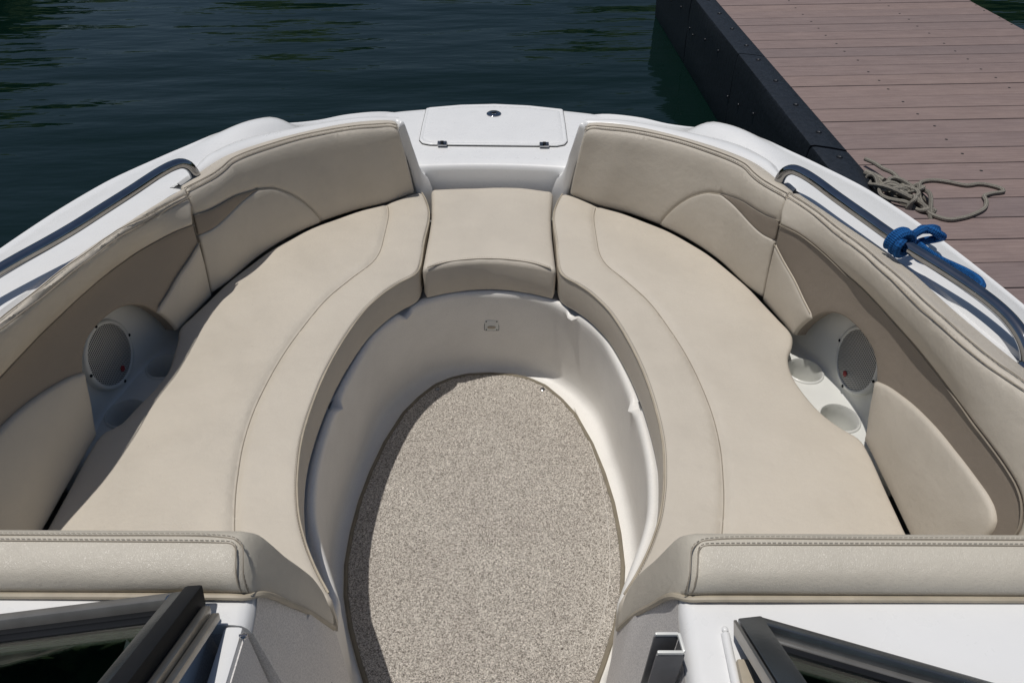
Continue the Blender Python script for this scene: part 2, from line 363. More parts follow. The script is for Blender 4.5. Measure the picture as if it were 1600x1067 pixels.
def pad(outline, emb, r=.012, crown=0, crown_len=.05, sp=.02, skirt=.03, dips=(), tuck=0, relief=None):
    """upholstered pad: a 2D outline filled with small triangles, rounded along its edge, crowned, with pressed-in seams"""
    o = np.asarray(outline, float)
    if ((o[:, 0]*np.roll(o[:, 1], -1))-(np.roll(o[:, 0], -1)*o[:, 1])).sum() < 0: o = o[::-1]
    tg = np.roll(o, -1, 0)-np.roll(o, 1, 0); tg /= np.linalg.norm(tg, axis=1)[:, None]+1e-12; nr = np.stack([-tg[:, 1], tg[:, 0]], 1)
    pts = [o]
    for a in (20, 42, 65, 90):
        d = r*(1-math.cos(math.radians(a))) if a < 90 else r
        q = o+nr*d; q = q[inside(q, o) & (seg_dist(q, o, True) > d*.86)]; pts.append(q)
    lo, hi = o.min(0), o.max(0); gx = np.arange(lo[0], hi[0], sp); gy = np.arange(lo[1], hi[1], sp*.866)
    G = np.array([(x+(sp/2 if j % 2 else 0), y) for j, y in enumerate(gy) for x in gx])
    G = G[inside(G, o)]; G = G[seg_dist(G, o, True) > r*1.15+sp*.3]; pts.append(G)
    for line, dep, wd in dips:
        L = np.asarray(line, float); t_ = np.gradient(L, axis=0); t_ /= np.linalg.norm(t_, axis=1)[:, None]+1e-12; n_ = np.stack([-t_[:, 1], t_[:, 0]], 1)
        for k in (-1.6, -.7, 0, .7, 1.6):
            q = L+n_*wd*k; q = q[inside(q, o)]; q = q[seg_dist(q, o, True) > r*1.05] if len(q) else q; pts.append(q)
    A = np.vstack([p for p in pts if len(p)]); k = len(o)
    res = delaunay_2d_cdt([Vector(p) for p in A], [(i, (i+1) % k) for i in range(k)], [list(range(k))], 1, 1e-6)
    V2 = np.array([tuple(v) for v in res[0]]); F = [tuple(f) for f in res[2]]
    mp = {}
    for i, src in enumerate(res[3]):
        for s_ in src: mp[s_] = i
    d = seg_dist(V2, o, True); dd = np.clip(d, 0, r)
    h = -r+np.sqrt(np.maximum(r*r-(r-dd)**2, 0))+crown*(1-np.exp(-d/crown_len))
    for line, dep, wd in dips: h -= dep*np.exp(-(seg_dist(V2, line, False)/wd)**2)
    if relief is not None: h = h+relief(V2)
    V3 = emb(V2, h)
    cn = np.zeros(3); e1 = emb(V2[:1], h[:1]+.01)[0]-emb(V2[:1], h[:1])[0]
    for f in F[:40]: cn += np.cross(V3[f[1]]-V3[f[0]], V3[f[2]]-V3[f[0]])
    fl = None
    mid = V2.mean(0)
    j = np.argmin(((V2-mid)**2).sum(1)); up_ = emb(V2[j:j+1], h[j:j+1]+.01)[0]-V3[j]
    sgn = 0
    for f in F:
        if j in f: sgn += np.cross(V3[f[1]]-V3[f[0]], V3[f[2]]-V3[f[0]])@up_
    if sgn < 0: F = [f[::-1] for f in F]
    if skirt:
        ring = [mp[i] for i in range(k)]; base = len(V3); S = []
        for q, tk in ((.35, 0), (.8, 0), (1.0, tuck)):
            S.append(emb(o+nr*tk, np.full(k, -r-skirt*q)))
        V3 = np.vstack([V3]+S); prev = ring
        for lev in range(3):
            cur = [base+lev*k+i for i in range(k)]
            for i in range(k):
                a_, b_ = prev[i], prev[(i+1) % k]; c_, d_ = cur[(i+1) % k], cur[i]
                F.append((a_, d_, c_, b_) if sgn >= 0 else (a_, b_, c_, d_))
            prev = cur
    return V3, F
def flat(z): return lambda p, h: np.column_stack([p, z+h])
def on(S, h0=0): return lambda p, h: S.P(p[:, 0], p[:, 1], h+h0)
def rounded(poly, n, rad=.02):
    """closed polygon -> evenly sampled outline with softened corners"""
    P = even(np.vstack([poly, poly[:1]]), n*4, True); k = max(1, int(rad/(np.linalg.norm(P[1]-P[0])+1e-9)))
    Q = np.zeros_like(P)
    for j in range(-k, k+1): Q += np.roll(P, j, 0)
    return even(np.vstack([Q/(2*k+1), Q[:1]/(2*k+1)]), n, True)
def sline(S, st, n, h): 
    q = spline(st, n); return S.P(q[:, 0], q[:, 1], np.full(n, h))
def stitches(path, length=.0042, gap=.0024, r=.00045, lift=.0004):
    """one run of thread: short dashes lying along a path"""
    P = np.asarray(path, float); L = np.linalg.norm(np.diff(P, axis=0), axis=1).sum(); n = int(L/(length+gap)); parts = []
    D = even(P, n*3+1)
    for i in range(n):
        a_, b_ = D[i*3], D[i*3+2]; parts.append(tube(np.array([a_, (a_+b_)/2, b_])+np.array([0, 0, lift]), r, 4, False)[:2])
    return join(*parts)

# ------------------------------------------------------------------ the setting: water
W = 260; mw_ = [(-W, -W, 0), (W, -W, 0), (W, W, 0), (-W, W, 0)]
water = obj('water', mesh('water', mw_, [(0, 1, 2, 3)], M_WATER, False), None, Matrix())
tag(water, 'dark green-blue lake water with low ripples', kind='structure')

# wooded shore all round the cove; the photograph shows it only as dark reflections in the water
V_, F_ = [], []; n_ = 0
bm = bmesh.new(); bmesh.ops.create_icosphere(bm, subdivisions=2, radius=1); iv = np.array([tuple(v.co) for v in bm.verts]); bm.verts.index_update(); jf = [tuple(v.index for v in f.verts) for f in bm.faces]; bm.free()
for k in range(560):
    an = rng.uniform(0, 2*math.pi); R_ = rng.uniform(38, 58); sz = rng.uniform(2.0, 4.2); tall = 4.6+2.0*math.sin(an*3+1)+rng.normal(0, 1.5)+7*math.exp(-((an-5.5)/.34)**2)
    zc = rng.uniform(.3, max(2, tall)); p = iv*np.array([sz, sz, sz*.8])*(1+rng.normal(0, .13, (len(iv), 1)))+np.array([R_*math.sin(an), R_*math.cos(an), zc])
    V_.append(p); F_ += [tuple(i+n_ for i in f) for f in jf]; n_ += len(iv)
wood = obj('wood', mesh('wood', np.vstack(V_), F_, M_LEAF, True, 0), None, Matrix())
tag(wood, 'wooded shore around the cove', kind='stuff')

# ------------------------------------------------------------------ the dock
DK = .447; dyaw = -.01219
DOCK = Matrix.Translation((0, 0, DK)) @ Matrix.Rotation(-dyaw, 4, 'Z')      # local x across, y along the dock, z=0 board tops
dock = empty('dock', DOCK @ Matrix.Translation((2.28, 3, -DK)))
tag(dock, 'floating dock with reddish-brown composite boards and a black bumper edge', 'dock')
off = Matrix.Translation((-2.28, -3, DK))
def dput(name, VF, mat, loc=(0, 0, 0), parent=None, me=None, sharp=40):
    me = me or mesh(name, VF[0], VF[1], mat, True, sharp)
    o = bpy.data.objects.new(name, me); COL.objects.link(o); o.parent = dock if parent is None else parent
    o.matrix_local = (off if parent is None else Matrix()) @ Matrix.Translation(loc); return o
N0, N1, PITCH, Y0 = 1.4553, 3.1073, .14311, 4.9388
bme = mesh('board', *box(-(N1-N0)/2, (N1-N0)/2, -.0690, .0690, -.026, 0, .0025), M_BOARD, True, 40)
sme = mesh('screw', *disc((0, 0, 0), (0, 0, 1), .0065, .0006, 10, 0), M_DARKHOLE)
for i in range(-10, 37):
    yc = Y0-i*PITCH-PITCH/2
    b = dput('board', None, None, ((N0+N1)/2+rng.normal(0, .0015), yc, rng.normal(0, .0006)), None, bme)
    for nx in (1.926, 2.527, 3.088):
        s = bpy.data.objects.new('screw', sme); COL.objects.link(s); s.parent = b
        s.location = (nx-(N0+N1)/2+rng.normal(0, .006), rng.normal(-.004, .012), .0004)
# under-frame and floats
dput('frame', box(1.40, 3.04, -.35, 6.3, -.22, -.0275, .004), M_BUMPER)
dput('float', box(1.50, 2.95, -.3, 6.25, -.60, -.221, .03), M_BLACK)
bolt_me = mesh('bolt', *disc((0, 0, 0), (0, 0, 1), .013, .006, 14, .35), M_BUMPER)
sb_me = mesh('bolt', *disc((0, 0, 0), (-1, 0, 0), .009, .004, 12, .35), M_BUMPER)
for k, y1 in enumerate((6.30, 5.13, 3.965, 2.79, 1.62)):
    y0 = y1-1.168; sk = .033                                           # each bumper length: an L-shaped cap, ends cut on the skew
    secs = []
    for q in np.linspace(0, 1, 14):
        yy = y0+.006+(y1-y0-.012)*q; wob = .0025*math.sin(7*q+k)
        prof = [(1.4545, -.03), (1.4545, .003), (1.448, .0075), (1.40, .009+wob*.3), (1.335, .008), (1.322, .004), (1.3165+wob, -.008), (1.312+wob, -.09), (1.318-wob, -.20), (1.315+wob, -.30), (1.322, -.44), (1.345, -.52), (1.40, -.52), (1.40, -.03)]
        secs.append([(x_, yy+sk*(1.385-x_)/.069 if x_ > 1.3 else yy, z_) for x_, z_ in prof])
    bp = dput('edge_bumper', loft(secs, close_v=True, cap0=True, cap1=True, flip=True), M_BUMPER, sharp=35)
    for j in range(4):
        yb = y1-.085-.31*j if k else y1-.2-.31*j
        for nm, me_, lc in (('bolt', bolt_me, (1.397, yb, .0088)), ('bolt', sb_me, (1.3125, yb-.05+rng.normal(0, .03), -.17+rng.normal(0, .03)))):
            s = bpy.data.objects.new(nm, me_); COL.objects.link(s); s.parent = bp; s.location = lc

# ------------------------------------------------------------------ the boat
boat = empty('boat', BOAT @ Matrix.Translation((0, 1.3, -1.9)))
tag(boat, 'white bowrider motorboat, its open bow lounge upholstered in beige vinyl, moored beside dock', 'boat')
BOFF = Matrix.Translation((0, -1.3, 1.9))
def bpart(name, VF, mat, side=1, sharp=40, parent=None, smooth=True):
    o = put(name, VF, mat, parent or boat, side, sharp, None, smooth)
    if parent is None: o.matrix_local = BOFF
    return o
# gunwale / side deck and hull, one half-shell per side
HULL = [[.34,2.503,-1.032],[.40,2.466,-1.012],[.505,2.39,-.992],[.583,2.292,-.972],[.69,2.155,-.932],[.779,2.03,-.903],[.827,1.934,-.886],[.875,1.86,-.88],[.92,1.774,-.875],[.96,1.688,-.87],[.979,1.641,-.868],[1.034,1.47,-.865],[1.099,1.151,-.86],[1.14,.8,-.858],[1.165,.4,-.857],[1.18,-.2,-.857],[1.18,-.8,-.857]]
DI = [[.36,2.14,-1.045],[.44,2.13,-1.014],[.56,2.055,-.958],[.65,1.98,-.915],[.725,1.885,-.893],[.757,1.785,-.876],[.757,1.675,-.862],[.768,1.585,-.850],[.822,1.412,-.839],[.873,1.279,-.834],[.891,1.195,-.831],[.907,1.088,-.828],[.923,1.012,-.826],[.950,.90,-.823],[.971,.81,-.821],[.990,.685,-.820],[1.0,.52,-.820],[1.01,.2,-.82],[1.02,-.8,-.82]]
def by_y(C, ys):
    D = spline(C, 400); k = np.argsort(D[:, 1]); return np.stack([np.interp(ys, D[k, 1], D[k, c]) for c in range(3)], 1)
nst = 130; u_ = np.linspace(0, 1, nst)
hd = spline(HULL, 500); di = spline(DI, 500)
# stations are spaced by a common parameter: arc length in the curved bow, y along the sides
def station(C, q):
    D = C; L = np.r_[0, np.cumsum(np.linalg.norm(np.diff(D, axis=0), axis=1))]
    return np.array([np.interp(q*L[-1], L, D[:, k]) for k in range(3)])
secs = []
dc = np.array([.672, 2.065]); dt = np.array([.56, -.83]); dt /= np.linalg.norm(dt); dn = np.array([-dt[1], dt[0]])
def dome(p):
    q = p[:2]-dc; a_ = q@dt; b_ = q@dn
    la = .085 if a_ < 0 else .18
    return .046*math.exp(-abs(a_/la)**2.6-abs(b_/.062)**2.6)
def deck_secs(di_):
    secs = []
    for q in u_:
        a_ = station(di_, q); b_ = station(hd, q); o_ = (b_-a_)[:2]; wd = np.linalg.norm(o_); o_ = o_/wd; o3 = np.array([*o_, 0]); fl = np.clip((q-.28)/.06, 0, 1)
        s_ = [a_-o3*.055*fl+np.array([0, 0, -.05]), a_-o3*.030*fl+np.array([0, 0, -.04]), a_-o3*.004*fl+np.array([0, 0, -.012])]      # unseen flange added under the upholstery to keep sun from leaking in
        led = .008*np.clip((q-.36)/.06, 0, 1)                 # shallow ledge along the inner edge, beside the rail
        ks = np.r_[0, .010/wd, .019/wd, .0225/wd, .026/wd, .034/wd, np.linspace(.05/wd+.02, .93, 12)]
        for k in ks:
            p = a_*(1-k)+b_*k; p[2] += .005*math.sin(math.pi*min(1, k/.95)); p[2] += dome(p)
            p[2] += led*np.clip((k*wd-.019)/.007, 0, 1)*np.clip((.93-k)/.5, 0, 1); s_.append(p)
        for dx, dz in ((-.010, .004), (-.003, 0), (0, -.008), (.001, -.03), (.006, -.034), (.014, -.045), (.014, -.06), (.004, -.07), (-.01, -.2), (-.06, -.45), (-.2, -.75), (-.42, -1.05)):
            p = b_.copy(); p[:2] += o_*dx; p[2] += dz+(dome(b_) if dz > -.02 else dome(b_)*max(0, 1+dz/.12)); s_.append(p)
        secs.append(s_)
    return secs
DIL = np.array(DI); DIL[:, 2] -= .007*np.clip((1.62-DIL[:, 1])/.06, 0, 1); DIL[:, 0] -= .030*np.clip((1.62-DIL[:, 1])/.06, 0, 1)
for sd_, d_ in ((1, di), (-1, spline(DIL, 500))): bpart('side_deck', loft(deck_secs(d_), flip=True), M_WHITE, sd_, 45)
# flat bow deck with the step down to the seat
secs = []
for x in np.linspace(-.43, .43, 61):
    ax = abs(x); hy = np.interp(ax, [0, .125, .25, .34, .40, .45], [2.589, 2.578, 2.548, 2.503, 2.466, 2.43]); yi = 2.112-.28*min(ax, .25)**2-max(0, ax-.25)*.05
    z0 = -1.036; zh = np.interp(ax, [0, .25, .4, .45], [-1.034, -1.031, -1.016, -1.012])
    s_ = [(x, hy-.10, zh-1.0), (x, hy-.03, zh-.45), (x, hy+.006, zh-.06), (x, hy+.006, zh-.03), (x, hy, zh-.009), (x, hy-.004, zh-.003), (x, hy-.014, zh)]
    for k in np.linspace(.06, .94, 9): y_ = hy-.014+(yi+.02-hy+.014)*k; s_.append((x, y_, zh*(1-k)+z0*k))
    s_ += [(x, yi+.012, z0), (x, yi+.004, z0-.003), (x, yi-.001, z0-.009), (x, yi-.004, z0-.02), (x, yi-.010, z0-.09), (x, yi-.012, z0-.20)]
    secs.append(s_)
bpart('bow_deck', loft(secs, flip=False), M_WHITE, 1, 50)
# anchor hatch
hout = [(-.250, 2.274), (-.238, 2.249), (-.212, 2.238), (.212, 2.238), (.238, 2.249), (.250, 2.274), (.251, 2.40), (.250, 2.536), (.125, 2.566), (0, 2.577), (-.125, 2.566), (-.250, 2.536), (-.251, 2.40)]
hz = lambda p, h: np.column_stack([p, -1.0265+.004*((p[:, 1]-2.24)/.33)+h])
ho = even(np.vstack([hout, hout[:1]]), 160, True)
ins = ho.copy(); cen = ins.mean(0); ins = cen+(ins-cen)*np.array([.95, .90])
hatch = bpart('hatch', pad(ho, hz, .005, 0, .05, .02, .006, [(np.vstack([ins, ins[:1]]), .0022, .003)]), M_WHITE, 1, 50)
gk = cen+(ho-cen)*np.array([1.006, 1.009])
bpart('hatch_gap_strip', pad(gk, lambda p, h: np.column_stack([p, -1.0312+.004*((p[:, 1]-2.24)/.33)+h]), .001, 0, .05, .05, .002), M_DARKHOLE, 1, 50)  # dark strip put in for the shade in the gap round the hatch
kn = lathe((-.002, 2.482, -1.0245), (0, 0, 1), [(.0265, 0), (.0265, .003), (.023, .0055), (.0135, .0055), (.0125, .003), (.0115, .003), (.0105, .0065), (.0005, .007)])
put('knob', kn, M_CHROME, hatch)
put('thumb_bar', bar((-.010, 2.478, -1.0175), (.006, 2.486, -1.0175), .007, .004), M_BLACK, hatch)
for x in (-.17, .17):
    hg = join(box(x-.016, x+.016, 2.224, 2.249, -1.030, -1.0215, .003), tube([(x-.015, 2.237, -1.021), (x+.015, 2.237, -1.021)], .0042, 10)[:2])
    put('hinge', hg, M_CHROME, hatch)
    put('pin', tube([(x-.005, 2.232, -1.0165), (x+.005, 2.232, -1.0165)], .0035, 8), M_BLACK, hatch)
# white coaming lip that wraps the bow backrests
E_ = [(0.232, 2.05, -1.13), (0.238, 2.058, -1.07), (0.251, 2.062, -0.995), (0.269, 2.058, -0.911), (0.276, 2.056, -0.881), (0.287, 2.068, -0.875), (0.311, 2.063, -0.871), (0.417, 2.02, -0.862), (0.546, 1.929, -0.855), (0.638, 1.832, -0.845), (0.696, 1.745, -0.837), (0.719, 1.699, -0.837), (0.735, 1.65, -0.838), (0.757, 1.585, -0.838)]
Od = [(-1,.05),(-1,.08),(-1,.12),(-.95,.3),(-.8,.6),(-.4,.92),(.1,1),(.42,.9),(.62,.78),(.78,.62),(.88,.46),(.97,.25),(1,.05),(.97,.2)]
Wd = [.008,.009,.011,.013,.015,.018,.022,.034,.046,.060,.045,.028,.016,.006]
Bz = [-1.19,-1.10,-1.06,-1.05,-1.05,-1.045,-1.04,-1.02,-.962,-.918,-.89,-.876,-.862,-.852]
Rn = [1, 1, 1, 1.2, 1.5, 1.8, 2.2, 2.6, 2.6, 2.4, 2.2, 1.8, 1.2, 1]
cc_ = spline(np.column_stack([E_, Od, Wd, Bz, Rn]), 110); secs = []
for e in cc_:
    p = e[:3]; d = np.array([e[3], e[4], 0]); d /= np.linalg.norm(d); w_ = e[5]; zb = e[6]; dr = p[2]-zb; k_ = e[7]
    s_ = [p-d*.007+np.array([0, 0, -.035]), p-d*.006+np.array([0, 0, -.014]), p-d*.001+np.array([0, 0, -.005]), p+d*(.003+w_*.3)+np.array([0, 0, .001]), p+d*(.003+w_*.7)+np.array([0, 0, 0]), p+d*w_+np.array([0, 0, -.004])]
    s_ += [p+d*(w_+.007*k_)+np.array([0, 0, -.004-dr*.22]), p+d*(w_+.014*k_)+np.array([0, 0, -.004-dr*.6]), p+d*(w_+.024*k_)+np.array([0, 0, -dr*.97]), p+d*(w_+.038*k_)+np.array([0, 0, -dr-.012])]
    secs.append(s_)
for sd_ in (1, -1): bpart('coaming', loft(secs, flip=False), M_WHITE, sd_, 50)

# bow backrests: one padded panel each with a lower pad and a taupe insert
LS, LT = BK.LS, BK.LT
main = rounded([(0.0, .016), (LS, .016), (LS, LT), (0.0, LT)], 220, .012)
ARC = [[.316,.022],[.3185,.035],[.329,.060],[.342,.084],[.364,.115],[.39,.142],[.434,.172],[.485,.187]]
IUP = [[.485,.187],[.56,.197],[.641,.209],[.686,.216],[.7255,.227]]
ILO = [[.485,.187],[.57,.176],[.636,.172],[.684,.171],[.7255,.178]]
BSE = [[.0,.274],[.058,.268],[.124,.269],[.249,.277],[.349,.279],[.453,.279],[.528,.276],[.588,.268],[.66,.275],[.7262,.284]]
arc_l, iup_l, ilo_l, bse_l = spline(ARC, 40), spline(IUP, 30), spline(ILO, 30), spline(BSE, 90)
bse_u = bse_l+np.array([0, .011]); 
lowp = even(np.vstack([arc_l, ilo_l[1:], [(.7255, .019), (.319, .019)], arc_l[:1]]), 150, True)
insp = even(np.vstack([iup_l, ilo_l[::-1], iup_l[:1]]), 90, True)
gr = []
for sd_ in (1, -1):
    bk = bpart('backrest', pad(main, on(BK), .010, .0015, .06, .016, .05, [(arc_l, .004, .006), (iup_l, .004, .006), (bse_l, .0022, .003), (bse_u, .0018, .0025)]), M_BEIGE, sd_, 60)
    tag(bk, 'shaded left bow backrest' if sd_ < 0 else 'right bow backrest')
    put('lower_pad', pad(lowp, on(BK, .0045), .005, .003, .03, .014, .004), M_BEIGE, bk, sd_, 60)
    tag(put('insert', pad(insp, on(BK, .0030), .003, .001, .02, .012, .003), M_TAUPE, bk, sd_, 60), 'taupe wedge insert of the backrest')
    put('seam', tube(sline(BK, BSE, 120, .0012), .0011, 6), M_STITCH, bk, sd_)
    put('seam', tube(BK.P(bse_u[:, 0], bse_u[:, 1], np.full(90, .0015)), .0011, 6), M_STITCH, bk, sd_)
    put('piping', tube(BK.P(arc_l[:, 0], arc_l[:, 1], np.full(40, .0015)), .0016, 6), M_WELT, bk, sd_)
    put('piping', tube(BK.P(iup_l[:, 0], iup_l[:, 1], np.full(30, .0015)), .0014, 6), M_STITCH, bk, sd_)
    put('stitching', stitches(BK.P(bse_l[:, 0], bse_l[:, 1]+.005, np.full(90, .0035))), M_WELT, bk, sd_)

# side panels with bolster, taupe field, two lower pads and the speaker recess
SS, ST = SD.LS, SD.LT
DRK = [[0,.288],[.065,.297],[.125,.293],[.193,.281],[.23,.273],[.325,.260],[.404,.255],[.481,.249],[.56,.242],[.62,.239],[.67,.238],[.73,.238],[.779,.236],[.808,.232],[.831,.223],[.852,.205],[.862,.188],[.866,.15],[.867,.08],[.867,.0]]
SSE = [[.0,.376],[.097,.372],[.218,.353],[.317,.339],[.401,.335],[.517,.328],[.585,.324],[.649,.323],[.69,.327],[.75,.335],[.86,.342],[SS,.345]]
FRT = [[0,.223],[.04,.195],[.095,.166],[.142,.137],[.181,.119]]
ARCH = [[.158,.020],[.160,.032],[.171,.067],[.194,.113],[.218,.146],[.249,.168],[.281,.177],[.32,.178],[.361,.176],[.397,.168],[.422,.153],[.443,.131]]
RTOP = [[.445,.129],[.48,.144],[.521,.155],[.561,.164],[.616,.173],[.663,.179],[.715,.184],[.759,.186],[.791,.186],[.815,.181],[.832,.169],[.840,.14],[.842,.08],[.842,.016]]
RFR = [[.445,.129],[.453,.116],[.475,.071],[.498,.033],[.505,.016]]
drk, sse, frt, arch, rtop, rfr = (spline(DRK, 110), spline(SSE, 120), spline(FRT, 26), spline(ARCH, 50), spline(RTOP, 70), spline(RFR, 24))
bol = even(np.vstack([[(0, ST)], [(0, .288)], drk[1:], [(SS, 0)], [(SS, ST)], [(0, ST)]]), 330, True)
fld = even(np.vstack([[(.0, .018)], [(0, .292)], drk[1:-3]+np.array([0, .004]), [(.872, .018)], rfr[::-1], arch[::-1], [(.0, .018)]]), 360, True)
fpad = even(np.vstack([[(.001, .017)], [(.001, .223)], frt[1:], arch[:13][::-1]+np.array([-.001, 0]), [(.001, .017)]]), 130, True)
rpad = even(np.vstack([rfr[::-1]+np.array([.001, 0]), rtop[1:], [(.506, .016)]]), 170, True)
sse_u = sse+np.array([0, .012])
for sd_, S_ in ((1, SD), (-1, SDL)):
    pn = bpart('side_panel', pad(fld, on(S_, -.002), .005, .0, .02, .016, .022), M_TAUPE, sd_, 60)
    tag(pn, 'taupe side panel behind the %s seat' % ('right' if sd_ > 0 else 'left'))
    put('bolster', pad(bol, on(S_, .0015), .009, .002, .04, .010, .03, [(sse, .0022, .003), (sse_u, .002, .0025)]), M_BEIGE, pn, sd_, 60)
    put('front_pad', pad(fpad, on(S_, .004), .007, .004, .03, .013, .026), M_BEIGE, pn, sd_, 60)
    put('rear_pad', pad(rpad, on(S_, .006), .008, .008, .05, .015, .028), M_BEIGE, pn, sd_, 60)
    put('seam', tube(S_.P(sse[:, 0], sse[:, 1], np.full(120, .0045)), .0011, 6), M_STITCH, pn, sd_)
    put('seam', tube(S_.P(sse_u[:, 0], sse_u[:, 1], np.full(120, .005)), .0011, 6), M_STITCH, pn, sd_)
    put('piping', tube(S_.P(drk[:100, 0], drk[:100, 1], np.full(100, .001)), .0013, 6), M_STITCH, pn, sd_)
    put('piping', tube(S_.P(frt[:, 0], frt[:, 1], np.full(26, .002)), .0014, 6), M_WELT, pn, sd_)
# moulded speaker pod with two cup holders behind each seat
PLAN = [(.768,1.43),(.785,1.385),(.813,1.325),(.836,1.26),(.847,1.2),(.858,1.14),(.861,1.09),(.852,1.03),(.840,.985),(.832,.95),(.832,.90)]
pl = spline(PLAN, 50); tzs = -1.165; secs = []
tn = np.gradient(pl, axis=0); tn /= np.linalg.norm(tn, axis=1)[:, None]; on_ = np.stack([-tn[:, 1], tn[:, 0]], 1)    # outboard normal
for p, n_ in zip(pl, on_):
    if n_[0] < 0: n_ = -n_
    secs.append([(*(p-n_*.010), tzs-.0005), (*(p-n_*.005), tzs+.002), (*(p-n_*.002), tzs+.006), (*(p), tzs+.014), (*(p+n_*.004), tzs+.05), (*(p+n_*.013), tzs+.13), (*(p+n_*.022), tzs+.20), (*(p+n_*.024), tzs+.25)])
CUPS_ = [(.775, 1.277), (.805, 1.119)]; RC = .0412
ring = [(.66, .90), (.88, .90), (.88, 1.45), (.66, 1.45)]; pts = [Vector(p) for p in ring]; eds = [(0, 1), (1, 2), (2, 3), (3, 0)]
for cx_, cy_ in CUPS_:
    b0 = len(pts); pts += [Vector((cx_+RC*math.cos(2*math.pi*k/40), cy_+RC*math.sin(2*math.pi*k/40))) for k in range(40)]; eds += [(b0+k, b0+(k+1) % 40) for k in range(40)]
rs = delaunay_2d_cdt(pts, eds, [], 0, 1e-6); tv = np.array([(v.x, v.y, tzs) for v in rs[0]])
tf = [f for f in rs[2] if not any((tv[list(f)].mean(0)[0]-a_)**2+(tv[list(f)].mean(0)[1]-b_)**2 < (RC*.98)**2 for a_, b_ in CUPS_)]
SPK = Vector((.846, 1.209, -1.067)); SN = Vector((-.985, -.10, .12)).normalized()
for sd_ in (1, -1):
    pod = bpart('speaker_pod', loft(secs, flip=False), M_POD, sd_, 60)
    put('tray', (tv, tf), M_POD, pod, sd_)
    for a_, b_ in CUPS_:
        ch = bpart('cup_holder', lathe((a_, b_, tzs), (0, 0, 1), [(RC*1.13, -.001), (RC*1.13, .002), (RC*1.09, .004), (RC*1.03, .005), (RC*.985, .0005), (RC*.95, -.02), (RC*.90, -.085), (RC*.80, -.092), (.001, -.092)], 44), M_POD, sd_, 50)
        put('drain', lathe((a_, b_, tzs-.0915), (0, 0, 1), [(.008, .0), (.008, .001), (.0005, .001)], 16), M_DARKHOLE, ch, sd_)
    sp_ = bpart('speaker', lathe(SPK, SN, [(.080, -.03), (.080, -.002), (.0785, .0005), (.0745, .0022), (.071, .0015), (.070, -.001)], 56), M_POD, sd_, 50)
    u1 = SN.orthogonal().normalized(); u2 = SN.cross(u1); S = []; UVg = []
    for rr in np.linspace(.0705, .0005, 9):
        hh = -.001+.005*(1-(rr/.0705)**2); S.append([tuple(SPK+SN*hh+(u1*math.cos(2*math.pi*k/48)+u2*math.sin(2*math.pi*k/48))*rr) for k in range(48)])
        UVg += [(rr*math.cos(2*math.pi*k/48), rr*math.sin(2*math.pi*k/48)) for k in range(48)]
    gv, gf = loft(S, close_v=True); put('grille', (gv, gf, np.array(UVg)), M_GRILLE, sp_, sd_)
    lc = SPK+SN*.0075+Vector((0, .006, -.048))
    lc = SPK+(lc-SPK)-SN*((lc-SPK)@SN)+SN*.0035
    put('badge', disc(lc, SN, .0072, .0012, 14, .1), M_RED, sp_, sd_)
    for an in (0, 90, 180, 270):
        a_ = math.radians(an+4); zax = (Vector((0, 0, 1))-SN*SN.z).normalized(); yax = SN.cross(zax)
        put('screw', disc(SPK+SN*.001+(zax*math.cos(a_)+yax*math.sin(a_))*.0765, SN, .0038, .002, 10), M_BLACK, sp_, sd_)

# ------------------------------------------------------------------ footwell, bench and floor of the bow
RIMR = [(0,1.652),(.10,1.643),(.178,1.612),(.215,1.580),(.253,1.540),(.304,1.460),(.33,1.370),(.351,1.262),(.362,1.169),(.367,1.088),(.367,1.02),(.362,.96),(.350,.89),(.330,.83),(.300,.765),(.270,.70),(.245,.64),(.232,.56),(.226,.46),(.222,.3),(.22,.0),(.22,-.5)]
rr_ = spline(np.array(RIMR), 150)
loop = np.vstack([rr_[::-1]*np.array([-1, 1]), rr_[1:]])
tg = np.gradient(loop, axis=0); tg /= np.linalg.norm(tg, axis=1)[:, None]; inw = np.stack([-tg[:, 1], tg[:, 0]], 1)
mid_ = np.array([0, 1.0]); fl_ = ((mid_-loop)*inw).sum(1).mean() < 0
if fl_: inw = -inw
NOT_ = [(-.237, 1.556), (.237, 1.560), (-.356, 1.195), (.358, 1.196)]; secs = []
FZ = -1.527
for p, n_ in zip(loop, inw):
    nk = max(math.exp(-((np.linalg.norm(p-np.array(q))/.015)**4)) for q in NOT_)
    rk = np.clip((p[1]-.62)/.1, 0, 1); fk = np.clip((p[1]-1.30)/.30, 0, 1); e_ = .008*rk+.018*fk
    z_ = -1.203
    prof = [(-.05, -1.206), (-.014, -1.206), (-.008, -1.203-.014*nk), (-.001+.006*nk, -1.201-.016*nk), (.005+.010*nk, -1.204-.016*nk), (.009+.010*nk, -1.211-.012*nk), (.010+.006*nk, -1.222), (.008-e_*.1, -1.25), (.006-e_*.4, -1.34), (.004-e_*.75, -1.42), (.002-e_, -1.490), (.004-e_, -1.504), (.009-e_, -1.5155), (.018-e_, -1.5228), (.032-e_*.8, -1.5258), (.10, FZ)]
    p = p-n_*.024*np.clip((.69-p[1])/.07, 0, 1)
    secs.append([(*(p+n_*a_), b_) for a_, b_ in prof])
bpart('footwell', loft(secs, flip=not fl_), M_LINER, 1, 60)
flr = even(np.vstack([loop+inw*.085, (loop+inw*.085)[:1]]), 200, True)
V2 = [Vector(p) for p in flr]; rs = delaunay_2d_cdt(V2, [(i, (i+1) % 200) for i in range(200)], [list(range(200))], 1, 1e-6)
bpart('floor', (np.array([(v.x, v.y, FZ-.002) for v in rs[0]]), [tuple(f) for f in rs[2]]), M_LINER)
